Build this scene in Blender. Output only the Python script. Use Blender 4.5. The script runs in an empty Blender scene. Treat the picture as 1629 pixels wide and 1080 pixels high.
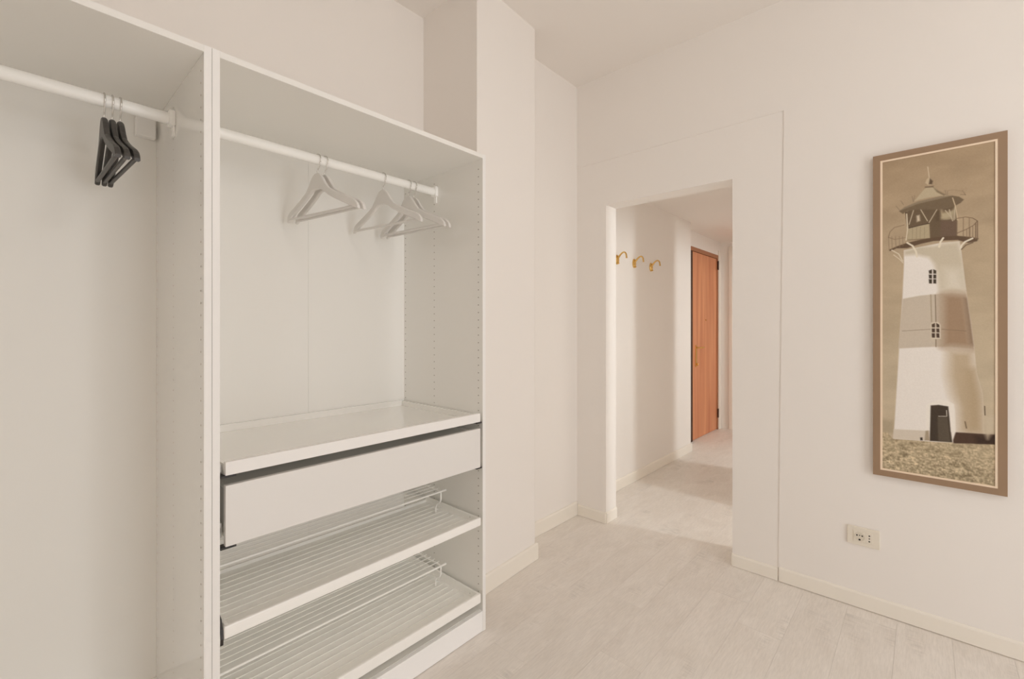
import bpy, bmesh, math, random
import numpy as np
from mathutils import Vector, Matrix

C = bpy.context.scene.collection
PI = math.pi
random.seed(7)

# ---------------------------------------------------------------- camera
F_PX, HORIZON = 723.7, 521.0
cam_d = bpy.data.cameras.new('camera')
cam = bpy.data.objects.new('camera', cam_d)
C.objects.link(cam)
cam_d.sensor_width = 36.0
cam_d.sensor_fit = 'HORIZONTAL'
cam_d.lens = 36.0 * F_PX / 1629.0
cam_d.shift_y = -(540.0 - HORIZON) / 1629.0
cam_d.clip_start = 0.05
cam.location = (0, 0, 1.28)
cam.rotation_euler = (PI / 2, 0, -math.radians(90 - 42.182))
bpy.context.scene.camera = cam

# ---------------------------------------------------------------- world, lights, exposure
w = bpy.data.worlds.new('World')
bpy.context.scene.world = w
w.use_nodes = True
w.node_tree.nodes['Background'].inputs[0].default_value = (0.85, 0.92, 1.0, 1)
w.node_tree.nodes['Background'].inputs[1].default_value = 0.6

def area_light(name, loc, rot, sx, sy, power, col=(1, 1, 1), spread=180):
    d = bpy.data.lights.new(name, 'AREA')
    d.shape = 'RECTANGLE'
    d.size, d.size_y, d.energy, d.color = sx, sy, power, col
    d.spread = math.radians(spread)
    o = bpy.data.objects.new(name, d)
    C.objects.link(o)
    o.location, o.rotation_euler = loc, rot
    return o

# daylight through the dressing-room window (wall behind the camera) and through the two side rooms of the hall
area_light('window_daylight', (1.05, -2.46, 1.15), (PI / 2, 0, 0), 1.15, 2.15, 74, (0.99, 0.995, 1.0))
area_light('side_fill_light', (-1.28, -1.2, 1.45), (PI / 2, 0, -PI / 2), 1.0, 1.4, 7, (1.0, 1.0, 1.0))  # unseen fill added at the near end to lift the room's ambient light
# the ceiling lamp hanging behind the camera
ld = bpy.data.lights.new('ceiling_lamp', 'POINT')
ld.energy, ld.color, ld.shadow_soft_size = 25, (1.0, 0.97, 0.93), 0.12
lo = bpy.data.objects.new('ceiling_lamp', ld)
C.objects.link(lo)
lo.location = (0.95, -0.85, 2.50)
area_light('bedroom_daylight', (3.40, -1.50, 1.75), (PI / 2 - .30, 0, 0), 0.22, 1.2, 58, (0.93, 0.985, 1.0), 150)
area_light('kitchen_daylight', (4.85, -1.50, 1.75), (PI / 2 - .30, 0, 0), 0.26, 1.2, 76, (0.93, 0.985, 1.0), 150)

vs = bpy.context.scene.view_settings
bpy.context.scene.display_settings.display_device = 'sRGB'
vs.view_transform = 'Standard'
vs.look = 'None'
vs.exposure = -1.14
vs.gamma = 1.0
vs.use_curve_mapping = False
cy = bpy.context.scene.cycles
cy.blur_glossy = 0.0
cy.max_bounces, cy.diffuse_bounces, cy.glossy_bounces = 16, 14, 6

# ---------------------------------------------------------------- materials
def srgb(h):
    c = [int(h[i:i + 2], 16) / 255 for i in (0, 2, 4)]
    return tuple(x / 12.92 if x <= .04045 else ((x + .055) / 1.055) ** 2.4 for x in c)

def mat(name, col, rough=0.5, metal=0.0, spec=0.5, bump=0.0, bscale=200, var=0.0, vscale=3.0):
    m = bpy.data.materials.new(name)
    m.use_nodes = True
    nt = m.node_tree
    b = nt.nodes['Principled BSDF']
    b.inputs['Base Color'].default_value = (*col, 1)
    b.inputs['Roughness'].default_value = rough
    b.inputs['Metallic'].default_value = metal
    b.inputs['Specular IOR Level'].default_value = spec
    tc = nt.nodes.new('ShaderNodeTexCoord')
    if bump:
        n = nt.nodes.new('ShaderNodeTexNoise')
        n.inputs['Scale'].default_value = bscale
        n.inputs['Detail'].default_value = 3
        bp = nt.nodes.new('ShaderNodeBump')
        bp.inputs['Strength'].default_value = bump
        bp.inputs['Distance'].default_value = 0.002
        nt.links.new(tc.outputs['Object'], n.inputs['Vector'])
        nt.links.new(n.outputs['Fac'], bp.inputs['Height'])
        nt.links.new(bp.outputs['Normal'], b.inputs['Normal'])
    if var:
        n = nt.nodes.new('ShaderNodeTexNoise')
        n.inputs['Scale'].default_value = vscale
        n.inputs['Detail'].default_value = 4
        r = nt.nodes.new('ShaderNodeMapRange')
        r.inputs['To Min'].default_value = 1 - var
        r.inputs['To Max'].default_value = 1 + var
        mx = nt.nodes.new('ShaderNodeMix')
        mx.data_type = 'RGBA'
        mx.blend_type = 'MULTIPLY'
        mx.inputs['Factor'].default_value = 1
        mx.inputs['A'].default_value = (*col, 1)
        nt.links.new(tc.outputs['Object'], n.inputs['Vector'])
        nt.links.new(n.outputs['Fac'], r.inputs['Value'])
        nt.links.new(r.outputs['Result'], mx.inputs['B'])
        nt.links.new(mx.outputs['Result'], b.inputs['Base Color'])
    return m

M = {}
M['wall'] = mat('wall_paint', (0.86, 0.828, 0.795), 0.75, spec=0.25, bump=0.08, bscale=90, var=0.008)
M['ceiling'] = mat('ceiling_paint', (0.85, 0.815, 0.78), 0.85, spec=0.2, bump=0.05, bscale=90)
M['trim'] = mat('trim_paint', (0.86, 0.82, 0.75), 0.45, spec=0.4)
M['melamine'] = mat('white_melamine', (0.84, 0.83, 0.80), 0.14, spec=0.5, bump=0.02, bscale=400)
M['melamine'].node_tree.nodes['Principled BSDF'].inputs['Coat Weight'].default_value = 0.9
M['melamine'].node_tree.nodes['Principled BSDF'].inputs['Coat Roughness'].default_value = 0.10
M['back'] = mat('white_back_panel_foil', (0.84, 0.83, 0.80), 0.5, spec=0.25)
M['edge'] = mat('white_edge_banding', (0.87, 0.86, 0.845), 0.55, spec=0.3)
M['kick'] = mat('bright_white_kick_plate', (0.93, 0.93, 0.93), 0.35)
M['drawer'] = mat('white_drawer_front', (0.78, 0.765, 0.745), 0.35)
M['metal_white'] = mat('white_lacquered_metal', (0.94, 0.935, 0.91), 0.35, spec=0.5)
M['slide'] = mat('galvanised_slide', (0.72, 0.72, 0.70), 0.35, metal=0.4)
M['black_plastic'] = mat('black_plastic', (0.025, 0.022, 0.02), 0.45)
M['pin'] = mat('pin_hole', (0.24, 0.21, 0.17), 0.9, spec=0.1)
M['white_wood'] = mat('white_painted_wood', (0.73, 0.71, 0.685), 0.4, var=0.03, vscale=20)
M['black_wood'] = mat('black_painted_wood', (0.055, 0.05, 0.045), 0.38, var=0.15, vscale=40)
M['chrome'] = mat('hook_steel', (0.72, 0.70, 0.68), 0.25, metal=1.0)
M['brass'] = mat('polished_brass', (0.80, 0.53, 0.18), 0.22, metal=1.0)
M['frame'] = mat('brown_frame', srgb('9A7F65'), 0.5, var=0.06, vscale=9)
M['liner'] = mat('cream_liner', srgb('F0DCC4'), 0.6)
M['outlet'] = mat('cream_plastic', (0.80, 0.75, 0.655), 0.35)
M['outlet_in'] = mat('cream_plastic_insert', (0.70, 0.65, 0.55), 0.4)
M['dark'] = mat('dark_hole', (0.03, 0.025, 0.02), 0.8)
M['door_frame'] = mat('door_frame_brown', srgb('A87352'), 0.5)
M['jamb_shade_hinge'] = mat('shaded_jamb_dark_hinge', srgb('4A2E20'), 0.7)  # jamb's shadow put into its colour; also the hinges' own dark brown
M['window_frame'] = mat('window_frame_paint', (0.8, 0.79, 0.77), 0.4)

def wood_door():
    m = mat('cherry_veneer', srgb('C77B4E'), 0.38)
    nt = m.node_tree
    b = nt.nodes['Principled BSDF']
    tc = nt.nodes.new('ShaderNodeTexCoord')
    mp = nt.nodes.new('ShaderNodeMapping')
    mp.inputs['Scale'].default_value = (14, 14, 0.7)
    n = nt.nodes.new('ShaderNodeTexNoise')
    n.inputs['Scale'].default_value = 1.0
    n.inputs['Detail'].default_value = 5
    n.inputs['Distortion'].default_value = 0.6
    cr = nt.nodes.new('ShaderNodeValToRGB')
    cr.color_ramp.elements[0].position = 0.3
    cr.color_ramp.elements[0].color = (*srgb('C57A52'), 1)
    cr.color_ramp.elements[1].position = 0.7
    cr.color_ramp.elements[1].color = (*srgb('E09E72'), 1)
    nt.links.new(tc.outputs['Object'], mp.inputs['Vector'])
    nt.links.new(mp.outputs['Vector'], n.inputs['Vector'])
    nt.links.new(n.outputs['Fac'], cr.inputs['Fac'])
    nt.links.new(cr.outputs['Color'], b.inputs['Base Color'])
    return m
M['door'] = wood_door()

def plank_mat():
    m = mat('whitewashed_plank', (0.6, 0.55, 0.48), 0.5, spec=0.35)
    nt = m.node_tree
    b = nt.nodes['Principled BSDF']
    N = nt.nodes.new
    tc = N('ShaderNodeTexCoord')
    oi = N('ShaderNodeObjectInfo')
    off = N('ShaderNodeVectorMath'); off.operation = 'SCALE'
    off.inputs[0].default_value = (13.0, 37.0, 5.0)
    nt.links.new(oi.outputs['Random'], off.inputs['Scale'])
    add = N('ShaderNodeVectorMath'); add.operation = 'ADD'
    nt.links.new(tc.outputs['Object'], add.inputs[0])
    nt.links.new(off.outputs['Vector'], add.inputs[1])
    def noise(scale, detail, dist=0.0):
        mp = N('ShaderNodeMapping'); mp.inputs['Scale'].default_value = scale
        n = N('ShaderNodeTexNoise'); n.inputs['Scale'].default_value = 1
        n.inputs['Detail'].default_value = detail
        n.inputs['Distortion'].default_value = dist
        nt.links.new(add.outputs['Vector'], mp.inputs['Vector'])
        nt.links.new(mp.outputs['Vector'], n.inputs['Vector'])
        return n
    grain = noise((22, 190, 7), 6, 0.6)          # fine streaks along the board
    cloud = noise((3.2, 8, 3), 5, 1.2)          # whitewash patches
    saw = noise((110, 14, 10), 3, 0.5)          # cross saw marks
    patch = noise((3.0, 6.0, 3), 2)
    r1 = N('ShaderNodeValToRGB')
    r1.color_ramp.elements[0].position = 0.30
    r1.color_ramp.elements[0].color = (*srgb('E2DCD5'), 1)
    r1.color_ramp.elements[1].position = 0.68
    r1.color_ramp.elements[1].color = (*srgb('E9E4DE'), 1)
    nt.links.new(cloud.outputs['Fac'], r1.inputs['Fac'])
    r2 = N('ShaderNodeMapRange')
    r2.inputs['From Min'].default_value = 0.3
    r2.inputs['From Max'].default_value = 0.7
    r2.inputs['To Min'].default_value = 0.935
    r2.inputs['To Max'].default_value = 1.05
    nt.links.new(grain.outputs['Fac'], r2.inputs['Value'])
    r4 = N('ShaderNodeMapRange')
    r4.inputs['From Min'].default_value = 0.58
    r4.inputs['From Max'].default_value = 0.72
    r4.inputs['To Min'].default_value = 0.0
    r4.inputs['To Max'].default_value = 1.0
    nt.links.new(patch.outputs['Fac'], r4.inputs['Value'])
    r3 = N('ShaderNodeMapRange')
    r3.inputs['From Min'].default_value = 0.35
    r3.inputs['From Max'].default_value = 0.65
    r3.inputs['To Min'].default_value = -0.20
    r3.inputs['To Max'].default_value = 0.06
    nt.links.new(saw.outputs['Fac'], r3.inputs['Value'])
    sm = N('ShaderNodeMath'); sm.operation = 'MULTIPLY_ADD'
    nt.links.new(r3.outputs['Result'], sm.inputs[0])
    nt.links.new(r4.outputs['Result'], sm.inputs[1])
    nt.links.new(r2.outputs['Result'], sm.inputs[2])
    tone = N('ShaderNodeMapRange')
    tone.inputs['To Min'].default_value = 0.988
    tone.inputs['To Max'].default_value = 1.012
    nt.links.new(oi.outputs['Random'], tone.inputs['Value'])
    tm = N('ShaderNodeMath'); tm.operation = 'MULTIPLY'
    nt.links.new(sm.outputs['Value'], tm.inputs[0])
    nt.links.new(tone.outputs['Result'], tm.inputs[1])
    mx = N('ShaderNodeMix'); mx.data_type = 'RGBA'; mx.blend_type = 'MULTIPLY'
    mx.inputs['Factor'].default_value = 1
    nt.links.new(r1.outputs['Color'], mx.inputs['A'])
    nt.links.new(tm.outputs['Value'], mx.inputs['B'])
    nt.links.new(mx.outputs['Result'], b.inputs['Base Color'])
    bp = N('ShaderNodeBump'); bp.inputs['Strength'].default_value = 0.12
    bp.inputs['Distance'].default_value = 0.001
    nt.links.new(tm.outputs['Value'], bp.inputs['Height'])
    nt.links.new(bp.outputs['Normal'], b.inputs['Normal'])
    return m
M['plank'] = plank_mat()

def print_mat():
    m = mat('sepia_print', (1, 1, 1), 0.55, spec=0.3)
    nt = m.node_tree
    a = nt.nodes.new('ShaderNodeVertexColor')
    a.layer_name = 'ink'
    nt.links.new(a.outputs['Color'], nt.nodes['Principled BSDF'].inputs['Base Color'])
    return m
M['print'] = print_mat()

# ---------------------------------------------------------------- mesh helpers
class MB:
    """collects shapes and links them as ONE mesh object"""
    def __init__(s):
        s.v, s.f, s.sm = [], [], []
    def add(s, v, f, smooth=False):
        o = len(s.v)
        s.v += [tuple(p) for p in v]
        s.f += [tuple(i + o for i in q) for q in f]
        s.sm += [smooth] * len(f)
        return s
    def box(s, x0, x1, y0, y1, z0, z1, b=0.0):
        if b <= 0:
            v = [(x, y, z) for x in (x0, x1) for y in (y0, y1) for z in (z0, z1)]
            return s.add(v, [(0, 1, 3, 2), (4, 6, 7, 5), (0, 4, 5, 1), (2, 3, 7, 6), (0, 2, 6, 4), (1, 5, 7, 3)])
        bm = bmesh.new()
        bmesh.ops.create_cube(bm, size=1.0)
        for p in bm.verts:
            p.co = ((x0 + x1) / 2 + p.co.x * (x1 - x0), (y0 + y1) / 2 + p.co.y * (y1 - y0), (z0 + z1) / 2 + p.co.z * (z1 - z0))
        bmesh.ops.bevel(bm, geom=bm.edges[:], offset=b, segments=2, profile=0.6, affect='EDGES')
        bm.verts.index_update()
        s.add([p.co[:] for p in bm.verts], [[q.index for q in f.verts] for f in bm.faces])
        bm.free()
        return s
    def prism(s, poly, z0, z1):
        n = len(poly)
        v = [(x, y, z0) for x, y in poly] + [(x, y, z1) for x, y in poly]
        f = [tuple(range(n))[::-1], tuple(range(n, 2 * n))] + [(i, (i + 1) % n, n + (i + 1) % n, n + i) for i in range(n)]
        return s.add(v, f)
    def extrude(s, poly, vec):
        n = len(poly)
        v = [tuple(p) for p in poly] + [tuple(Vector(p) + Vector(vec)) for p in poly]
        f = [tuple(range(n))[::-1], tuple(range(n, 2 * n))] + [(i, (i + 1) % n, n + (i + 1) % n, n + i) for i in range(n)]
        return s.add(v, f)
    def tube(s, pts, r, n=8, cap=True, sy=1.0):
        pts = [Vector(p) for p in pts]
        rs = r if isinstance(r, (list, tuple)) else [r] * len(pts)
        rings, v = [], []
        up = None
        for i, p in enumerate(pts):
            d = (pts[min(i + 1, len(pts) - 1)] - pts[max(i - 1, 0)]).normalized()
            if up is None:
                up = Vector((0, 0, 1)) if abs(d.z) < .9 else Vector((0, 1, 0))
            a = d.cross(up).normalized()
            up = a.cross(d).normalized()
            rings.append(range(len(v), len(v) + n))
            for k in range(n):
                t = 2 * PI * k / n
                v.append(p + a * math.cos(t) * rs[i] * sy + up * math.sin(t) * rs[i])
        f = []
        for i in range(len(pts) - 1):
            for k in range(n):
                a0, a1 = rings[i][k], rings[i][(k + 1) % n]
                b0, b1 = rings[i + 1][k], rings[i + 1][(k + 1) % n]
                f.append((a0, a1, b1, b0))
        s.add(v, f, True)
        if cap:
            s.add([v[i] for i in rings[0]], [tuple(range(n))[::-1]])
            s.add([v[i] for i in rings[-1]], [tuple(range(n))])
        return s
    def lathe(s, prof, origin, axis, n=24, ex=1.0):
        """prof: (radius, distance along axis); ex squashes the radius across the second axis"""
        A = Vector(axis).normalized()
        U = Vector((0, 0, 1)) if abs(A.z) < .9 else Vector((1, 0, 0))
        W = A.cross(U)
        v, f = [], []
        for r, h in prof:
            for k in range(n):
                t = 2 * PI * k / n
                v.append(Vector(origin) + A * h + U * math.cos(t) * r + W * math.sin(t) * r * ex)
        for i in range(len(prof) - 1):
            for k in range(n):
                a, b2 = i * n + k, i * n + (k + 1) % n
                f.append((a, b2, b2 + n, a + n))
        f.append(tuple(range(n))[::-1])
        f.append(tuple(range((len(prof) - 1) * n, len(prof) * n)))
        return s.add(v, f)
    def mesh(s, name, m):
        me = bpy.data.meshes.new(name)
        me.from_pydata(s.v, [], s.f)
        me.materials.append(m)
        me.polygons.foreach_set('use_smooth', s.sm)
        bm = bmesh.new()
        bm.from_mesh(me)
        bmesh.ops.recalc_face_normals(bm, faces=bm.faces[:])
        bm.to_mesh(me)
        bm.free()
        return me
    def build(s, name, m, parent=None):
        o = bpy.data.objects.new(name, s.mesh(name, m))
        C.objects.link(o)
        if parent:
            o.parent = parent
        return o

def tag(o, label=None, cat=None, group=None, kind=None):
    if label: o['label'] = label
    if cat: o['category'] = cat
    if group: o['group'] = group
    if kind: o['kind'] = kind
    return o

def empty(name, loc, label, cat, group=None):
    o = bpy.data.objects.new(name, None)
    o.empty_display_size = 0.1
    C.objects.link(o)
    o.location = loc
    return tag(o, label, cat, group)

def struct(name, mb, m, label=None, parent=None):
    o = mb.build(name, m, parent)
    return tag(o, label, None, None, 'structure')

# ---------------------------------------------------------------- the room
H = 2.925            # ceiling height
HH = 2.366           # hall ceiling height
XW = 2.608           # plane of the end wall with the doorway and the picture
XH = 2.744           # its far face, in the hall

fl = MB().box(-1.4, 6.3, -2.62, 2.12, -0.12, -0.006)
floor = struct('floor', fl, M['plank'], 'pale whitewashed wooden plank floor running through into the hall')

ROW = 0.1725
rows = []
y = 0.95 - 20 * ROW
k = 0
GAP = 0.0002
plank_cache = {}
def plank(x0, x1, y0, y1):
    L, W_ = round(x1 - x0, 4), round(y1 - y0, 4)
    key = (L, W_)
    if key not in plank_cache:
        plank_cache[key] = MB().box(0, L, GAP, W_ - GAP, -0.006, 0.0, 0.0003).mesh('plank', M['plank'])
    o = bpy.data.objects.new('plank', plank_cache[key])
    C.objects.link(o)
    o.parent = floor
    o.location = (x0, y0, 0)
while y < 1.97:
    y0, y1 = y, y + ROW
    xe = 6.1 if (y0 > 0.60 and y1 < 1.99) else 2.61
    off = [0.0, 0.47, 0.83, 0.22, 0.64, 1.02][k % 6]
    x = -1.3 - 1.2 + off
    while x < xe:
        a, b_ = max(x, -1.3), min(x + 1.2, xe)
        if b_ - a > 0.02:
            plank(a + GAP, b_ - GAP, y0, y1)
        x += 1.2
    y += ROW
    k += 1

ce = MB().box(-1.4, XH, -2.62, 2.12, H, H + 0.1)
struct('ceiling', ce, M['ceiling'], 'smooth off-white painted ceiling of the dressing room')
he = MB().box(XH, 6.3, -1.7, 2.12, HH, HH + 0.1)
struct('ceiling_hall', he, M['ceiling'], 'lower off-white ceiling of the hall beyond the doorway')

# left wall with the shallow chimney-like pillar beside the wardrobe
r = 0.012
wl = MB().prism([(-1.3, 1.975), (1.478, 1.975), (1.478, 1.563), (1.952 - r, 1.592 - r * .1), (1.952 - r * .3, 1.592 + r * .25), (1.952, 1.592 + r),
                 (1.952, 1.765), (XW + .04, 1.765), (XW + .04, 2.12), (-1.3, 2.12)], 0, H)
struct('wall_left', wl, M['wall'], 'off-white wall behind the wardrobes with a projecting square pillar')

OY0, OY1, OZ = 0.765, 1.540, 2.080      # door opening
wr = MB()
wr.extrude([(XW, -2.5, 0), (XW, .547, 0), (XW, .522, 2.370), (XW, .522, H), (XW, -2.5, H)], (XH - XW, 0, 0))
wr.box(XW, XH, .522, 1.765, 2.370, H).box(XW + .04, XH, 1.765, 2.12, 0, H)
struct('wall_right', wr, M['wall'], 'off-white end wall with the open doorway and the lighthouse picture')
XC = XW + .0038        # plane of the shallow recess around the doorway
ca = MB()
ca.extrude([(XC, 1.765, 0), (XC, OY1, 0), (XC, OY1, OZ), (XC, OY0, OZ), (XC, OY0, 0), (XC, .547, 0), (XC, .522, 2.370), (XC, 1.765, 2.370)], (XH - XC, 0, 0))
struct('trim_1', ca, M['wall'], 'flat off-white surround set slightly back around the open doorway')

wb = MB().box(-1.3, 0.45, -2.5, -2.36, 0, H).box(1.65, XW, -2.5, -2.36, 0, H)
wb.box(0.45, 1.65, -2.5, -2.36, 2.27, H)
struct('wall_back', wb, M['wall'], 'off-white wall behind the camera with the window')
wk = MB().box(-1.4, -1.3, -2.5, -1.75, 0, H).box(-1.4, -1.3, -.65, 2.12, 0, H).box(-1.4, -1.3, -1.75, -.65, 0, .72).box(-1.4, -1.3, -1.75, -.65, 2.2, H)
struct('wall_rear', wk, M['wall'], 'off-white wall at the near end of the dressing room')

# hall beyond the doorway
hl = MB().box(XH, 4.73, 1.79, 2.12, 0, HH).box(4.73, 5.10, 1.93, 2.12, 0, HH).box(6.0, 6.1, 1.93, 2.12, 0, HH)
hl.box(5.10, 6.0, 1.93, 2.12, 2.19, HH)
struct('wall_hall_left', hl, M['wall'], 'off-white hall wall carrying the brass coat hooks')
hn = MB().box(6.1, 6.25, -1.7, 2.12, 0, HH)
struct('wall_hall_end', hn, M['wall'], 'off-white end wall of the hall past the brown door')
hr = MB().box(XH, 2.862, 0.60, 0.70, 0, HH).box(3.466, 4.505, 0.60, 0.70, 0, HH).box(5.7, 6.1, 0.60, 0.70, 0, HH)
hr.box(2.862, 3.466, 0.60, 0.70, 2.1, HH).box(4.505, 5.7, 0.60, 0.70, 2.1, HH)
struct('wall_hall_right', hr, M['wall'], 'hall wall with two open doorways letting daylight in')
ho = MB().box(XH, 6.1, -1.7, -1.56, 0, HH).box(3.95, 4.05, -1.56, 0.60, 0, HH)
struct('wall_side_rooms', ho, M['wall'], 'walls of the two rooms off the hall')

# baseboards
def baseboard(name, pts, label, h=0.073, t=0.011, z=0.0015):
    """pts: plan polyline of the wall face, the board stands on its left side"""
    mb = MB()
    prof = [(0, z), (t, z), (t, h - .010), (t * .72, h - .003), (t * .35, h), (0, h)]
    P = [Vector((p[0], p[1], 0)) for p in pts]
    n = len(P)
    rows_ = []
    for i in range(n):
        ds = []
        if i > 0: ds.append((P[i] - P[i - 1]).normalized())
        if i < n - 1: ds.append((P[i + 1] - P[i]).normalized())
        ns = [Vector((-d.y, d.x, 0)) for d in ds]
        nn = sum(ns, Vector()).normalized()
        sc = 1 / max(.2, nn.dot(ns[0]))
        rows_.append([P[i] + nn * sc * a + Vector((0, 0, b)) for a, b in prof])
    m_ = len(prof)
    v = [q for row in rows_ for q in row]
    f = []
    for i in range(n - 1):
        for j in range(m_):
            j2 = (j + 1) % m_
            f.append((i * m_ + j, i * m_ + j2, (i + 1) * m_ + j2, (i + 1) * m_ + j))
    f.append(tuple(range(m_)))
    f.append(tuple(range((n - 1) * m_, n * m_))[::-1])
    mb.add(v, f)
    return struct(name, mb, M['trim'], label)

baseboard('baseboard_left', [(XC - .010, 1.765), (1.952, 1.765), (1.952, 1.592), (1.478, 1.563)][::1], 'cream baseboard along the pillar and the wall recess', h=.092)
baseboard('baseboard_right', [(XW, -2.36), (XW, 0.543)], 'cream baseboard under the lighthouse picture', t=.008, z=.0035)
baseboard('baseboard_doorway_left', [(XC, OY1), (XC, 1.752)], 'cream baseboard on the left pier of the doorway', t=.010)
baseboard('baseboard_doorway_right', [(XC, .548), (XC, OY0)], 'cream baseboard on the right pier of the doorway', t=.010, h=.066)
baseboard('baseboard_jamb_left', [(XH, OY1), (XC, OY1)], 'cream baseboard inside the left jamb of the doorway', t=.008)
baseboard('baseboard_jamb_right', [(XC, OY0), (XH, OY0)], 'cream baseboard inside the right jamb of the doorway', t=.008, h=.066)
baseboard('baseboard_hall_left', [(5.02, 1.93), (4.73, 1.93), (4.73, 1.79), (XH, 1.79)], 'cream baseboard along the hall wall under the coat hooks', h=.085)

# window behind the camera
wf = MB()
for za, zb_ in ((.002, .06), (2.21, 2.27)):
    wf.box(0.45, 1.65, -2.45, -2.39, za, zb_, .004)
for xa, xb in ((.45, .50), (1.01, 1.09), (1.60, 1.65)):
    wf.box(xa, xb, -2.45, -2.39, .06, 2.21, .004)
struct('window_1', wf, M['window_frame'], 'white two-leaf french window in the wall behind the camera')

# ---------------------------------------------------------------- the brown door at the end of the hall
DY = 1.93
dr = MB()
dr.box(5.975, 6.0, DY - .004, DY + .10, 0, 2.19).box(5.10, 5.975, DY - .004, DY + .10, 2.145, 2.19)
door = struct('door_1', dr, M['door_frame'], 'reddish-brown wooden flush door standing closed at the end of the hall')
tag(MB().box(5.10, 5.152, DY - .002, DY + .10, 0, 2.145).build('jamb', M['jamb_shade_hinge'], door), 'jamb on the lock side with its shadow put into the colour')
leaf = MB().box(5.156, 5.972, DY + .004, DY + .045, 0.006, 2.141, .002).build('door_leaf', M['door'], door)
hp = MB().box(5.243, 5.285, DY - .004, DY + .004, 0.83, 1.08, .003)
hp.tube([(5.264, DY, 1.05), (5.264, DY - .045, 1.05), (5.275, DY - .052, 1.05), (5.37, DY - .052, 1.052)], .008, 8)
hp.lathe([(.014, 0), (.014, .020), (.010, .024)], (5.264, DY - .003, 0.86), (0, -1, 0), 12)
tag(hp.build('door_handle', M['brass'], leaf), 'brass lever handle on a long plate')
MB().lathe([(.009, 0), (.009, .006), (.005, .008)], (5.575, DY + .005, 1.37), (0, -1, 0), 12).build('peephole', M['brass'], leaf)
for z in (0.205, 2.06):
    MB().tube([(5.977, DY - .010, z - .055), (5.977, DY - .010, z + .055)], .010, 8).build('hinge', M['jamb_shade_hinge'], leaf)
tr = MB().box(6.004, 6.085, DY - .012, DY, 0, 2.25, .002)
struct('trim_2', tr, M['trim'], 'narrow cream architrave on the hinge side of the brown door')
tr = MB().box(6.075, 6.0995, 1.785, 1.822, 0, 2.30, .003)
struct('trim_3', tr, M['trim'], 'narrow cream upright strip on the end wall of the hall')

# ---------------------------------------------------------------- wardrobes
FY, BY = 1.377, 1.945        # front and inner back plane
TH = 0.018
HW = 2.010
def wardrobe(x0, label):
    x1 = x0 + 1.0
    e = .0005
    root = empty('wardrobe', ((x0 + x1) / 2, FY, 0), label, 'wardrobe', None)
    off = -root.location
    def put(mb, name, m, par=None):
        mb.v = [tuple(Vector(p) + off) for p in mb.v]
        return mb.build(name, m, par or root)
    for xa, xb in ((x0 + e, x0 + TH), (x1 - TH, x1 - e)):
        sp = put(MB().box(xa, xb, FY + .0011, BY + .008, 0.001, HW, .0006), 'side_panel', M['melamine'])
        put(MB().box(xa, xb, FY, FY + .0012, 0.001, HW, .0004), 'edge_band', M['edge'], sp)
    put(MB().box(x0 + TH, x1 - TH, FY, BY + .008, HW - TH, HW - .0004, .0010), 'top_panel', M['back'])
    put(MB().box(x0 + TH, x1 - TH, FY + .018, BY, 0.070, 0.088, .0008), 'bottom_panel', M['melamine'])
    put(MB().box(x0 + TH, x1 - TH, FY + .001, FY + .017, 0.002, 0.087, .0010), 'kick_plate', M['kick'])
    xm = x0 + .5
    put(MB().box(x0 + TH, xm - .0002, BY, BY + .006, 0.088, HW - TH, .0006), 'back_panel', M['back'])
    put(MB().box(xm + .0002, x1 - TH, BY, BY + .006, 0.088, HW - TH, .0006), 'back_panel', M['back'])
    pb = MB()
    for (x, d) in ((x0 + TH, 1), (x1 - TH, -1)):
        for yc in (FY + .026, FY + .325, BY - .012):
            z = 0.128
            while z < 1.96:
                pb.add([(x + d * .0004, yc + .0027 * math.cos(t * PI / 4), z + .0027 * math.sin(t * PI / 4)) for t in range(8)], [tuple(range(8))])
                z += .032
    tag(put(pb, 'pin_holes', M['pin']), 'row of small shelf-pin holes', None, None, 'stuff')
    # clothes rail with its two end brackets
    zr, yr = 1.911, 1.690
    rail = put(MB().tube([(x0 + TH + .006, yr, zr), (x1 - TH - .006, yr, zr)], .0175, 20, True, .8), 'clothes_rail', M['metal_white'])
    for xe, d in ((x0 + TH, 1), (x1 - TH, -1)):
        a, b_ = sorted((xe, xe + d * .016))
        put(MB().box(a, b_, yr - .018, yr + .018, zr - .022, zr + .024, .005).box(*sorted((xe, xe + d * .006)), yr - .009, yr + .009, zr - .052, zr - .02, .002), 'rail_bracket', M['metal_white'], rail)
    return root, put, x0, x1

W1, put1, a0, a1 = wardrobe(0.354, 'white open wardrobe unit with drawer, shelf and shoe trays, beside the pillar')
W2, put2, b0, b1 = wardrobe(-0.646, 'white open wardrobe unit at the left edge holding black hangers')
put2(MB().box(0.277, 0.330, BY - .030, BY, 1.915, 1.978, .003), 'wall_bracket', M['edge'])

xi0, xi1 = 0.385, 1.323       # width of the pull-out fronts
def slides(parent, z0, z1, yf):
    for d, a, b_ in ((0, .3725, .3845), (1, 1.3235, 1.3355)):
        sl = put1(MB().box(a, b_, yf + .03, BY - .02, z0, z1, .001).box(a + .003, b_ - .003, yf + .03, BY - .02, z0 + .012, z1 - .012), 'slide', M['slide'], parent)

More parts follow.
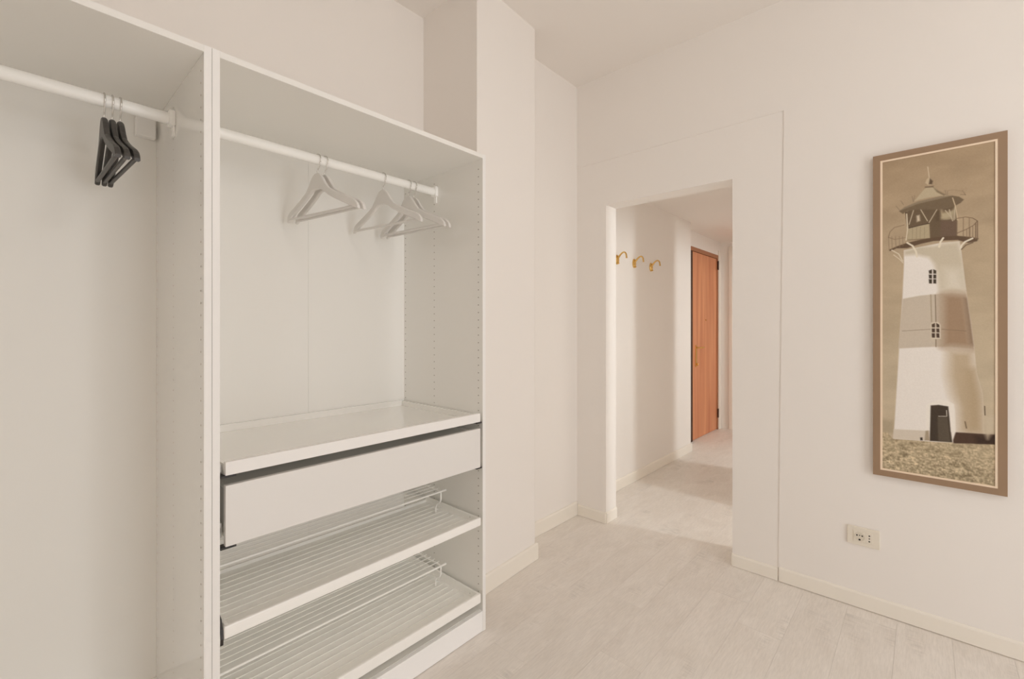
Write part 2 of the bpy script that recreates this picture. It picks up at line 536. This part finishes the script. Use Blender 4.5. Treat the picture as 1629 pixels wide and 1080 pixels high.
# pull-out tray
tray = MB().box(xi0, xi1, FY + .017, BY - .003, .884, .891)
tray.box(xi0, xi0 + .010, FY + .017, BY - .014, .891, .915, .001).box(xi1 - .010, xi1, FY + .017, BY - .014, .891, .915, .001)
tray.box(xi0, xi1, BY - .013, BY - .003, .891, .918, .001)
tray = put1(tray, 'pull_out_tray', M['melamine'])
put1(MB().box(xi0, xi1, FY, FY + .017, .885, .921, .002), 'tray_front', M['edge'], tray)
slides(tray, .888, .910, FY)
for a, b_ in ((.374, .412), (1.305, 1.334)):
    tag(put1(MB().box(a, b_, FY + .003, FY + .03, .8785, .8845, .001), 'slide_end', M['black_plastic'], tray), 'black plastic slide end')

# drawer
dw = MB().box(xi0 + .006, xi1 - .006, FY + .018, FY + .535, .834, .840)  # floor raised close to the rim, added so the gap above catches light
dw.box(xi0 + .004, xi0 + .018, FY + .018, FY + .535, .712, .846, .001).box(xi1 - .018, xi1 - .004, FY + .018, FY + .535, .712, .846, .001)
dw.box(xi0 + .018, xi1 - .018, FY + .521, FY + .535, .712, .846, .001)
dw = put1(dw, 'drawer', M['melamine'])
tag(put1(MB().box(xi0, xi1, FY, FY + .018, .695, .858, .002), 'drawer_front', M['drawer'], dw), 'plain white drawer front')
slides(dw, .712, .752, FY)
for a, b_ in ((.374, .412), (1.305, 1.334)):
    tag(put1(MB().box(a, b_, FY + .003, FY + .03, .6885, .6945, .001), 'slide_end', M['black_plastic'], dw), 'black plastic slide end')

# two shoe trays and their wire shoe racks
def shoe_tray(zb, zt, YB):
    t = MB().box(xi0 + .004, xi1 - .004, FY + .012, YB, zb + .004, zb + .010)
    t.box(xi0, xi0 + .009, FY + .012, YB, zb + .004, zt, .0015).box(xi1 - .009, xi1, FY + .012, YB, zb + .004, zt, .0015)
    t.box(xi0 + .009, xi1 - .009, YB - .008, YB, zb + .010, zb + .022, .0015)
    t = put1(t, 'shoe_tray', M['metal_white'])
    put1(MB().box(xi0 - .003, xi1 + .003, FY, FY + .014, zb, zt, .0045), 'tray_front', M['metal_white'], t)
    slides(t, zb + .008, zb + .026, FY)
    for x, d in ((xi0 + .0092, 1), (xi1 - .0092, -1)):
        put1(MB().lathe([(.0035, 0), (.003, .0008)], (x, FY + .055, zb + .024), (d, 0, 0), 10), 'screw_head', M['slide'], t)
    return t
ZT = ((.450, .484), (.126, .166))
t_up = shoe_tray(*ZT[0], 1.742)
t_lo = shoe_tray(*ZT[1], 1.930)
ang = [(1.418, .507), (1.398, .496), (1.386, .476), (1.380, .452), (1.383, .434)]
bk = MB()
for (ya, za), (yb2, zb2) in zip(ang[:-1], ang[1:]):
    bk.extrude([(.3745, ya, za), (.3815, ya, za), (.3815, yb2, zb2), (.3745, yb2, zb2)], (0, .003, -.001))
tag(put1(bk, 'slide_end', M['black_plastic'], t_up), 'curved black slide end')

def shoe_rack(zb, label):
    root = empty('shoe_rack', (.854, 1.56, zb + .010), label, 'shoe rack', 'wire shoe racks lying in the shoe trays')
    off = -root.location
    def put(mb, name, m):
        mb.v = [tuple(Vector(p) + off) for p in mb.v]
        return mb.build(name, m, root)
    xa, xb = xi0 + .022, xi1 - .038
    zt = zb + .118
    # lower row of wires just above the tray floor
    for i in range(8):
        y_ = 1.452 + i * .034
        put(MB().tube([(xa - .012, y_, zb + .0135), (xb + .010, y_, zb + .0135)], .0019, 6), 'wire', M['metal_white'])
    # raised rear deck
    for i in range(6):
        y_ = 1.588 + i * .030
        put(MB().tube([(xa, y_, zt + .003), (xb - .012, y_, zt + .003)], .0019, 6), 'wire', M['metal_white'])
    put(MB().tube([(xa - .010, 1.556, zt), (xb, 1.556, zt)], .0042, 8), 'front_bar', M['metal_white'])
    for x in (xa + .004, xb - .022):
        pts = [(x, 1.745, zt - .002), (x, 1.572, zt - .002), (x, 1.564, zt - .006), (x, 1.564, zt - .040), (x, 1.570, zt - .052),
               (x + .001, 1.590, zt - .064), (x + .001, 1.600, zt - .078), (x + .001, 1.602, zb + .0125)]
        put(MB().tube(pts, .0036, 8), 'leg', M['metal_white'])
    return root
shoe_rack(ZT[0][0], 'white wire shoe rack lying in the upper shoe tray just under the drawer')
shoe_rack(ZT[1][0], 'white wire shoe rack lying in the lowest shoe tray above the kick plate')

# ---------------------------------------------------------------- hangers
def make_hanger(half, drop, contour, m, label, group):
    root = empty('clothes_hanger', (0, 0, 0), label, 'hanger', group)
    us = [0, .010, .020, .032, .047, .067, .10, .14, .17, .19, .203, .2115, .215]
    top = [-.050, -.0515, -.057, -.069, -.090, -.113, -.131, -.149, -.161, -.169, -.178, -.188, -.199]
    bot = [-.112, -.112, -.114, -.119, -.129, -.142, -.159, -.177, -.190, -.200, -.206, -.2085, -.2085]
    sc, dz = half / .215, drop / .2085
    S = [(-u, t, b) for u, t, b in list(zip(us, top, bot))[:0:-1]] + list(zip(us, top, bot))
    v, f = [], []
    th = .0062
    for u, t, b in S:
        c = contour * (abs(u) / .215) ** 1.8
        for n, w_ in ((-th, b + .003), (-th, t - .003), (-th * .5, t), (th * .5, t), (th, t - .003), (th, b + .003), (th * .5, b), (-th * .5, b)):
            v.append((c + n, u * sc, w_ * dz))
    K = 8
    for i in range(len(S) - 1):
        for j in range(K):
            j2 = (j + 1) % K
            f.append((i * K + j, i * K + j2, (i + 1) * K + j2, (i + 1) * K + j))
    f.append(tuple(range(K)))
    f.append(tuple(range((len(S) - 1) * K, len(S) * K)))
    MB().add(v, f).build('shoulder_bar', m, root)
    zb = -.198 * dz
    bend = contour * (.19 / .215) ** 1.8
    MB().tube([(bend, -.197 * sc, zb), (bend, .197 * sc, zb)], .0055, 8).build('trouser_bar', m, root)
    R = .0205
    pts = [(0, 0, -.054 * dz), (0, 0, -.044), (0, -.004, -.035), (0, -.014, -.025)]
    pts += [(0, -R * math.cos(t), R * math.sin(t)) for t in [math.radians(d) for d in range(-40, 215, 15)]]
    MB().tube(pts, .0019, 6).build('hook', M['chrome'], root)
    return root

def copy_tree(o):
    c = o.copy()
    C.objects.link(c)
    for ch in o.children:
        k_ = ch.copy()
        C.objects.link(k_)
        k_.parent = c
    return c

ZR = 1.911 - .0005
wh = [(.776, -10, 'leftmost white wooden hanger on the right rail, in front of its pair'),
      (.804, -8.5, 'white wooden hanger tucked behind the leftmost white one'),
      (1.055, -8, 'single white wooden hanger between the two white pairs'),
      (1.182, -5, 'white wooden hanger in front in the pair nearest the rail end'),
      (1.212, -4, 'white wooden hanger closest to the right end of the rail')]
proto = make_hanger(.213, .2085, .016, M['white_wood'], wh[0][2], 'white hangers on the right wardrobe rail')
for i, (x, a, lab) in enumerate(wh):
    o = proto if i == 0 else copy_tree(proto)
    o.location = (x, 1.690, ZR)
    o.rotation_euler = (0, 0, -math.radians(a))
    o['label'] = lab
bh = [(.1755, -1, 'leftmost black wooden hanger on the left rail'),
      (.1925, -1.5, 'middle black wooden hanger of the three on the left rail'),
      (.2095, -2.5, 'rightmost black wooden hanger on the left rail')]
proto = make_hanger(.172, .198, .006, M['black_wood'], bh[0][2], 'black hangers on the left wardrobe rail')
for i, (x, a, lab) in enumerate(bh):
    o = proto if i == 0 else copy_tree(proto)
    o.location = (x, 1.690, ZR)
    o.rotation_euler = (0, 0, -math.radians(a))
    o['label'] = lab

# ---------------------------------------------------------------- brass coat hooks in the hall
hk_labels = ['brass coat hook on the hall wall nearest the doorway', 'middle brass coat hook on the hall wall', 'brass coat hook on the hall wall farthest from the doorway']
def coat_hook():
    root = empty('coat_hook', (0, 0, 0), hk_labels[0], 'coat hook', 'brass coat hooks on the hall wall')
    MB().lathe([(.038, 0), (.038, .005), (.031, .011), (.018, .014)], (0, 0, -.018), (0, -1, 0), 20, .72).build('back_plate', M['brass'], root)
    arm = MB().tube([(0, -.008, -.010), (0, -.020, .004), (0, -.036, .022), (0, -.050, .032), (0, -.062, .035), (0, -.074, .030), (0, -.082, .016), (0, -.085, -.006), (0, -.085, -.014)],
                    [.008, .0075, .0065, .006, .006, .006, .006, .006, .0075], 10)
    arm.tube([(0, -.006, -.044), (0, -.016, -.050), (0, -.022, -.046)], [.007, .006, .005], 8)
    arm.build('hook_arm', M['brass'], root)
    return root
proto = coat_hook()
for i, x in enumerate((3.20, 3.485, 3.80)):
    o = proto if i == 0 else copy_tree(proto)
    o.location = (x, 1.79, 1.831)
    o['label'] = hk_labels[i]

# ---------------------------------------------------------------- power outlet
oz, oy = 0.329, 0.205
ol = empty('power_outlet', (XW, oy, oz), 'cream double power outlet low on the wall below the lighthouse picture', 'power outlet')
def pol(mb, name, m, par=ol):
    mb.v = [tuple(Vector(p) - Vector((XW, oy, oz))) for p in mb.v]
    return mb.build(name, m, par)
pol(MB().box(XW - .009, XW, oy - .059, oy + .059, oz - .041, oz + .041, .003), 'cover_plate', M['outlet'])
ins = pol(MB().box(XW - .0125, XW - .009, oy - .034, oy + .036, oz - .0235, oz + .0235, .001), 'socket_module', M['outlet'])
pol(MB().box(XW - .0128, XW - .0123, oy - .0105, oy - .0095, oz - .0235, oz + .0235), 'module_joint', M['outlet_in'], ins)
cup = pol(MB().lathe([(.0195, 0), (.0195, .0014), (.0175, .0014), (.0168, .0006)], (XW - .0125, oy + .013, oz), (-1, 0, 0), 28), 'round_socket', M['outlet_in'])
for dy, dz_, rr in ((.0095, .005, .0032), (-.0095, .005, .0032), (0, .006, .0022), (0, -.0135, .0042)):
    pol(MB().lathe([(rr, 0), (rr, .0006)], (XW - .0131, oy + .013 + dy, oz + dz_), (-1, 0, 0), 12), 'contact_hole', M['dark'], cup)
for dz_, rr in ((.0125, .0032), (0, .0026), (-.0125, .0032)):
    pol(MB().lathe([(rr, 0), (rr, .0005)], (XW - .0125, oy - .022, oz + dz_), (-1, 0, 0), 12), 'contact_hole', M['dark'], ins)

# ---------------------------------------------------------------- lighthouse picture
PX = 2.586
PY0, PY1, PZ0, PZ1 = -.2385, .1695, .6265, 2.0415
pic = empty('framed_picture', (XW, (PY0 + PY1) / 2, PZ0), 'tall narrow framed sepia print of a striped lighthouse on the end wall', 'picture')
def pp(mb, name, m):
    mb.v = [tuple(Vector(p) - pic.location) for p in mb.v]
    return mb.build(name, m, pic)
pp(MB().box(PX + .004, XW - .001, PY0 + .004, PY1 - .004, PZ0 + .004, PZ1 - .004), 'backing_board', M['frame'])
bw = .0255
def frame_ring(y0, y1, z0, z1, wd, x0, x1):
    out = []
    o_ = [(y1, z0), (y0, z0), (y0, z1), (y1, z1)]
    i_ = [(y1 - wd, z0 + wd), (y0 + wd, z0 + wd), (y0 + wd, z1 - wd), (y1 - wd, z1 - wd)]
    for k_ in range(4):
        k2 = (k_ + 1) % 4
        q = [o_[k_], o_[k2], i_[k2], i_[k_]]
        out.append(MB().extrude([(x0, a, b) for a, b in q], (x1 - x0, 0, 0)))
    return out
for mb in frame_ring(PY0, PY1, PZ0, PZ1, bw, PX - .002, XW - .0012):
    pp(mb, 'frame_rail', M['frame'])
lin = MB()
for mb in frame_ring(PY0 + bw, PY1 - bw, PZ0 + bw, PZ1 - bw, .0075, PX - .0008, PX + .006):
    lin.add(mb.v, mb.f)
pp(lin, 'liner', M['liner'])

INK = [
('P','A5947A',8,[-11,1137,8,1132,24,1138,36,1134,43,1188,-11,1196]),
('T','DFD5CA',2,[72,396,72,455,67,604,56,824,38,1210,40,1223,143,1211,317,1181,312,1135,308,989,291,908,285,813,263,594,247,415,243,379,191,378]),
('S','C4B59D',14,[170,438,182,512,191,591,263,597,247,438,243,379,191,378]),
('S','B5A084',20,[210,821,284,821,291,911,305,989,308,1138,310,1153,239,1154,236,1052,221,1003,208,927]),
('S','AC9678',16,[256,898,288,896,307,1019,310,1143,265,1150]),
('S','C0B29B',7,[72,400,73,418,111,419,151,434,171,465,180,500,186,570,262,578,251,453,246,426,235,391,122,386]),
('S','CFC3B0',20,[197,486,246,491,262,586,197,575]),
('P','BFB09D',2,[68,605,122,594,169,590,221,588,263,596,275,702,284,814,221,808,174,809,122,813,54,820]),
('S','9A7F65',18,[191,591,221,588,263,596,275,702,284,814,221,808,191,809,191,755]),
('S','7E6650',8,[259,612,265,612,275,702,283,799,275,791,266,679]),
('L','86745E',3,[171,593,173,705]),
('L','A5947C',4,[157,592,160,705]),
('L','86745E',3,[173,778,173,809]),
('L','8E7C66',2,[66,744,157,736]),
('L','7F6A54',2,[191,736,262,743]),
('P','41362A',1.2,[151,490,161,486,161,504,152,503]),
('P','41362A',1.2,[151,507,161,508,161,524,152,523]),
('P','41362A',1.2,[151,526,161,527,161,545,152,544]),
('P','41362A',1.2,[165,486,174,492,174,505,165,504]),
('P','41362A',1.2,[165,508,174,509,174,525,165,524]),
('P','41362A',1.2,[165,527,174,528,174,546,165,545]),
('P','CBBDA8',1.5,[157,716,163,707,180,706,187,717,188,776,159,777]),
('P','4A382C',1.2,[160,716,170,710,170,728,161,728]),
('P','4A382C',1.2,[160,733,170,733,170,749,161,749]),
('P','4A382C',1.2,[160,753,170,753,170,771,161,771]),
('P','4A382C',1.2,[174,710,183,717,184,728,175,728]),
('P','4A382C',1.2,[174,733,183,733,184,749,175,749]),
('P','4A382C',1.2,[174,753,183,753,184,771,175,771]),
('P','C9BBA9',2,[38,1172,140,1163,154,1160,154,1202,112,1209,36,1215]),
('P','4A3528',2,[216,1157,253,1154,343,1148,343,1186,226,1202]),
('P','36261C',8,[289,1164,343,1151,343,1186,292,1194]),
('P','BFAE95',8,[313,1083,343,1075,343,1140,330,1146,322,1168,315,1145]),
('P','E2D8CB',2,[140,1163,141,1059,159,1041,187,1027,209,1031,227,1041,230,1067,232,1155,222,1198,217,1153,210,1053,181,1050,157,1055,155,1160]),
('P','41352A',1.5,[157,1055,181,1050,210,1053,214,1104,217,1153,222,1198,154,1204]),
('P','574B3D',2,[178,1101,208,1097,216,1197,180,1201]),
('L','D6CBBB',2,[181,1097,206,1094,205,1070]),
('L','7A6650',4,[259,1109,263,1134]),
('L','5B4A3A',3,[314,1040,315,1075]),
('P','2E241B',1.5,[124,1195,131,1193,132,1205,125,1206]),
('P','A08E76',2,[141,1164,150,1161,154,1203,138,1205]),
('G','B09D7E',0,[-14,1197,15,1188,36,1215,112,1209,226,1203,345,1187,345,1402,-14,1494]),
('P','66543F',2,[79,231,117,214,182,214,233,234,236,295,235,357,182,359,85,354,86,294]),
('P','8F7E66',2,[187,273,221,250,233,245,235,288,197,284]),
('P','AB9A7C',1.5,[86,304,122,296,153,294,155,355,83,352]),
('L','94836A',1.5,[100,301,99,350]),
('L','94836A',1.5,[113,302,112,352]),
('L','94836A',1.5,[125,304,124,353]),
('L','94836A',1.5,[138,306,137,355]),
('P','6A5544',3,[187,284,235,291,235,356,187,356]),
('P','C8B79E',3,[113,254,122,252,124,277,114,280]),
('P','AB9A7C',6,[183,225,195,253,221,253,232,238,223,272,208,283,187,280]),
('P','5E4C38',4,[171,241,186,240,186,287,171,285]),
('L','B5A58B',3,[105,221,89,287]),
('L','B5A58B',3,[122,220,147,281]),
('L','B5A58B',3,[179,232,152,289]),
('L','B5A58B',3,[201,246,221,282]),
('L','B5A58B',3,[213,245,223,293]),
('L','B5A58B',3,[231,223,227,290]),
('L','4F3F2E',4,[78,233,83,294]),
('L','3A2C20',2.5,[89,303,125,296,152,292]),
('L','CBBDA4',4,[81,241,84,309,79,353]),
('P','6F5D47',1.5,[56,225,75,212,117,197,187,188,223,190,241,197,256,212,246,224,228,234,208,240,166,237,117,228,83,228,69,239]),
('P','877660',2,[56,225,75,210,117,194,187,185,223,189,187,195,117,204,81,216]),
('P','B3A285',1.5,[150,135,163,138,176,157,203,182,208,188,187,183,144,184,106,190,125,163,139,144]),
('P','7F6C54',2,[163,140,176,157,204,182,197,185,176,166]),
('P','7A6650',1.5,[139,135,166,137,166,144,139,141]),
('P','BCA88A',1.5,[152,97,160,108,164,120,160,132,150,132,140,120,144,107]),
('P','5C4937',2,[155,103,164,118,161,130,151,128]),
('L','C2B094',3,[148,54,152,97]),
('L','8A7760',2,[46,201,59,222]),
('L','8A7760',2,[62,181,71,200]),
('L','8A7760',2,[99,169,102,192]),
('L','8A7760',2,[107,167,103,192]),
('L','8A7760',2,[201,164,204,186]),
('L','8A7760',2,[208,169,208,188]),
('L','8A7760',2,[251,174,260,195]),
('L','957F65',1.5,[197,165,228,167,254,179,261,193]),
('L','7F6B54',2,[246,190,261,193]),
('L','C0AB8C',3,[223,199,232,238,238,292]),
('L','A9957A',1.5,[264,183,281,145]),
('P','5F4A37',1.5,[23,388,49,376,83,365,125,357,166,353,203,353,238,356,273,365,297,374,293,385,268,389,238,373,197,370,166,368,125,375,83,388,49,385,26,394]),
('L','6B543F',2.2,[235,285,261,283,281,291,292,302,294,309]),
('L','6B543F',2.2,[294,304,283,320,261,334,236,345]),
('L','755F4A',3,[294,304,294,378]),
('L','755F4A',3,[289,314,289,376]),
('L','755F4A',1.6,[281,321,281,372]),
('L','755F4A',1.6,[273,326,273,369]),
('L','755F4A',1.6,[264,333,264,366]),
('L','755F4A',1.6,[254,284,254,361]),
('L','755F4A',1.6,[271,287,271,367]),
('L','7A6550',2,[20,335,26,310,41,293,73,287]),
('L','7A6550',1.6,[20,333,41,345,77,342]),
('L','85705A',1.5,[21,330,23,393]),
('L','85705A',1.5,[32,331,33,389]),
('L','85705A',1.5,[44,333,46,385]),
('L','85705A',1.5,[57,334,58,381]),
('L','85705A',1.5,[68,336,69,377]),
('L','D9CCB6',6,[83,365,100,380,111,405,114,428]),
('L','D9CCB6',6,[195,359,187,374,183,395]),
('L','D9CCB6',6,[280,372,259,383,249,396,246,411]),
('L','CDBFA8',4,[32,391,55,410,68,442]),
('L','CDBFA8',3,[38,412,58,433,69,450]),
('L','6F5B46',4,[249,412,261,397,281,389])
]
def paint(Wm, Hm, nx, ny):
    xs = np.linspace(0, Wm, nx)
    ys = np.linspace(0, Hm, ny)
    X, Y = np.meshgrid(xs, ys)
    rng = np.random.default_rng(3)
    def noise(sx, sy):
        g = rng.random((int(Hm / sy) + 3, int(Wm / sx) + 3))
        fx, fy = X / sx, Y / sy
        ix, iy = fx.astype(int), fy.astype(int)
        tx, ty = fx - ix, fy - iy
        tx, ty = tx * tx * (3 - 2 * tx), ty * ty * (3 - 2 * ty)
        return (g[iy, ix] * (1 - tx) + g[iy, ix + 1] * tx) * (1 - ty) + (g[iy + 1, ix] * (1 - tx) + g[iy + 1, ix + 1] * tx) * ty - .5
    hx = lambda h: np.array([int(h[i:i + 2], 16) / 255 for i in (0, 2, 4)])
    # overcast sky, darker at the top
    t = np.clip(Y / 900, 0, 1)[..., None]
    img = hx('A28A6D') * (1 - t) + hx('B8A68B') * t
    img = img + ((noise(120, 60) * .05 + noise(50, 22) * .03))[..., None] * np.array([1, .95, .85])
    def seg(ax, ay, bx, by):
        dx, dy = bx - ax, by - ay
        L = dx * dx + dy * dy + 1e-9
        u = np.clip(((X - ax) * dx + (Y - ay) * dy) / L, 0, 1)
        return np.hypot(X - ax - u * dx, Y - ay - u * dy)
    for k_, c, w_, pts in INK:
        pts = list(zip(pts[0::2], pts[1::2]))
        if k_ == 'L':
            d = np.full_like(X, 1e9)
            for a, b in zip(pts[:-1], pts[1:]):
                d = np.minimum(d, seg(*a, *b))
            al = np.clip((w_ * .52 - d) / 1.6 + .5, 0, 1)
        else:
            d = np.full_like(X, 1e9)
            ins_ = np.zeros(X.shape, bool)
            for a, b in zip(pts, pts[1:] + pts[:1]):
                d = np.minimum(d, seg(*a, *b))
                if a[1] != b[1]:
                    cond = (a[1] > Y) != (b[1] > Y)
                    ins_ ^= cond & (X < (b[0] - a[0]) * (Y - a[1]) / (b[1] - a[1]) + a[0])
            sd = np.where(ins_, -d, d)
            al = np.clip(.5 - sd / max(1.8, w_ * 2.4), 0, 1)
        if k_ == 'T':
            tower = al
        if k_ == 'S':
            al = al * tower
        col = np.broadcast_to(hx(c), img.shape)
        if k_ == 'G':
            al = np.clip(al + 0 * X, 0, 1)
            g = noise(9, 5) * .20 + noise(4, 6) * .22 + noise(34, 18) * .16 + noise(16, 7) * .12
            lo = np.clip((Y - 1150) / 200, 0, 1)
            col = col * (1 - .06 * lo[..., None]) + (g * (.45 + .6 * lo))[..., None] * np.array([1, .95, .85])
        img = img * (1 - al[..., None]) + col * al[..., None]
    img = np.clip(img + (noise(3, 3) * .02)[..., None], 0, 1)
    return X, Y, np.clip(np.array([1.16, 1.22, 1.29]) * np.where(img <= .04045, img / 12.92, ((img + .055) / 1.055) ** 2.4), 0, .92)

def build_print():
    Wm, Hm = 342.0, 1350.0
    nx, ny = 221, 801
    X, Y, col = paint(Wm, Hm, nx, ny)
    y0, z1 = PY1 - bw - .0075 + .0005, PZ1 - bw - .0075 + .0005
    v = np.stack([np.full(X.size, PX + .002), y0 - X.ravel() / 1000, z1 - Y.ravel() / 1000], 1) - np.array(pic.location)
    i = np.arange(nx * ny).reshape(ny, nx)
    f = np.stack([i[:-1, :-1], i[1:, :-1], i[1:, 1:], i[:-1, 1:]], -1).reshape(-1, 4)
    me = bpy.data.meshes.new('print')
    me.vertices.add(len(v))
    me.vertices.foreach_set('co', v.ravel())
    me.loops.add(f.size)
    me.loops.foreach_set('vertex_index', f.ravel())
    me.polygons.add(len(f))
    me.polygons.foreach_set('loop_start', np.arange(0, f.size, 4))
    me.update(calc_edges=True)
    at = me.color_attributes.new('ink', 'FLOAT_COLOR', 'POINT')
    at.data.foreach_set('color', np.concatenate([col.reshape(-1, 3), np.ones((nx * ny, 1))], 1).ravel())
    me.materials.append(M['print'])
    o = bpy.data.objects.new('print', me)
    C.objects.link(o)
    o.parent = pic
    tag(o, 'sepia photograph of a white lighthouse with a dark band, standing in grass')
build_print()
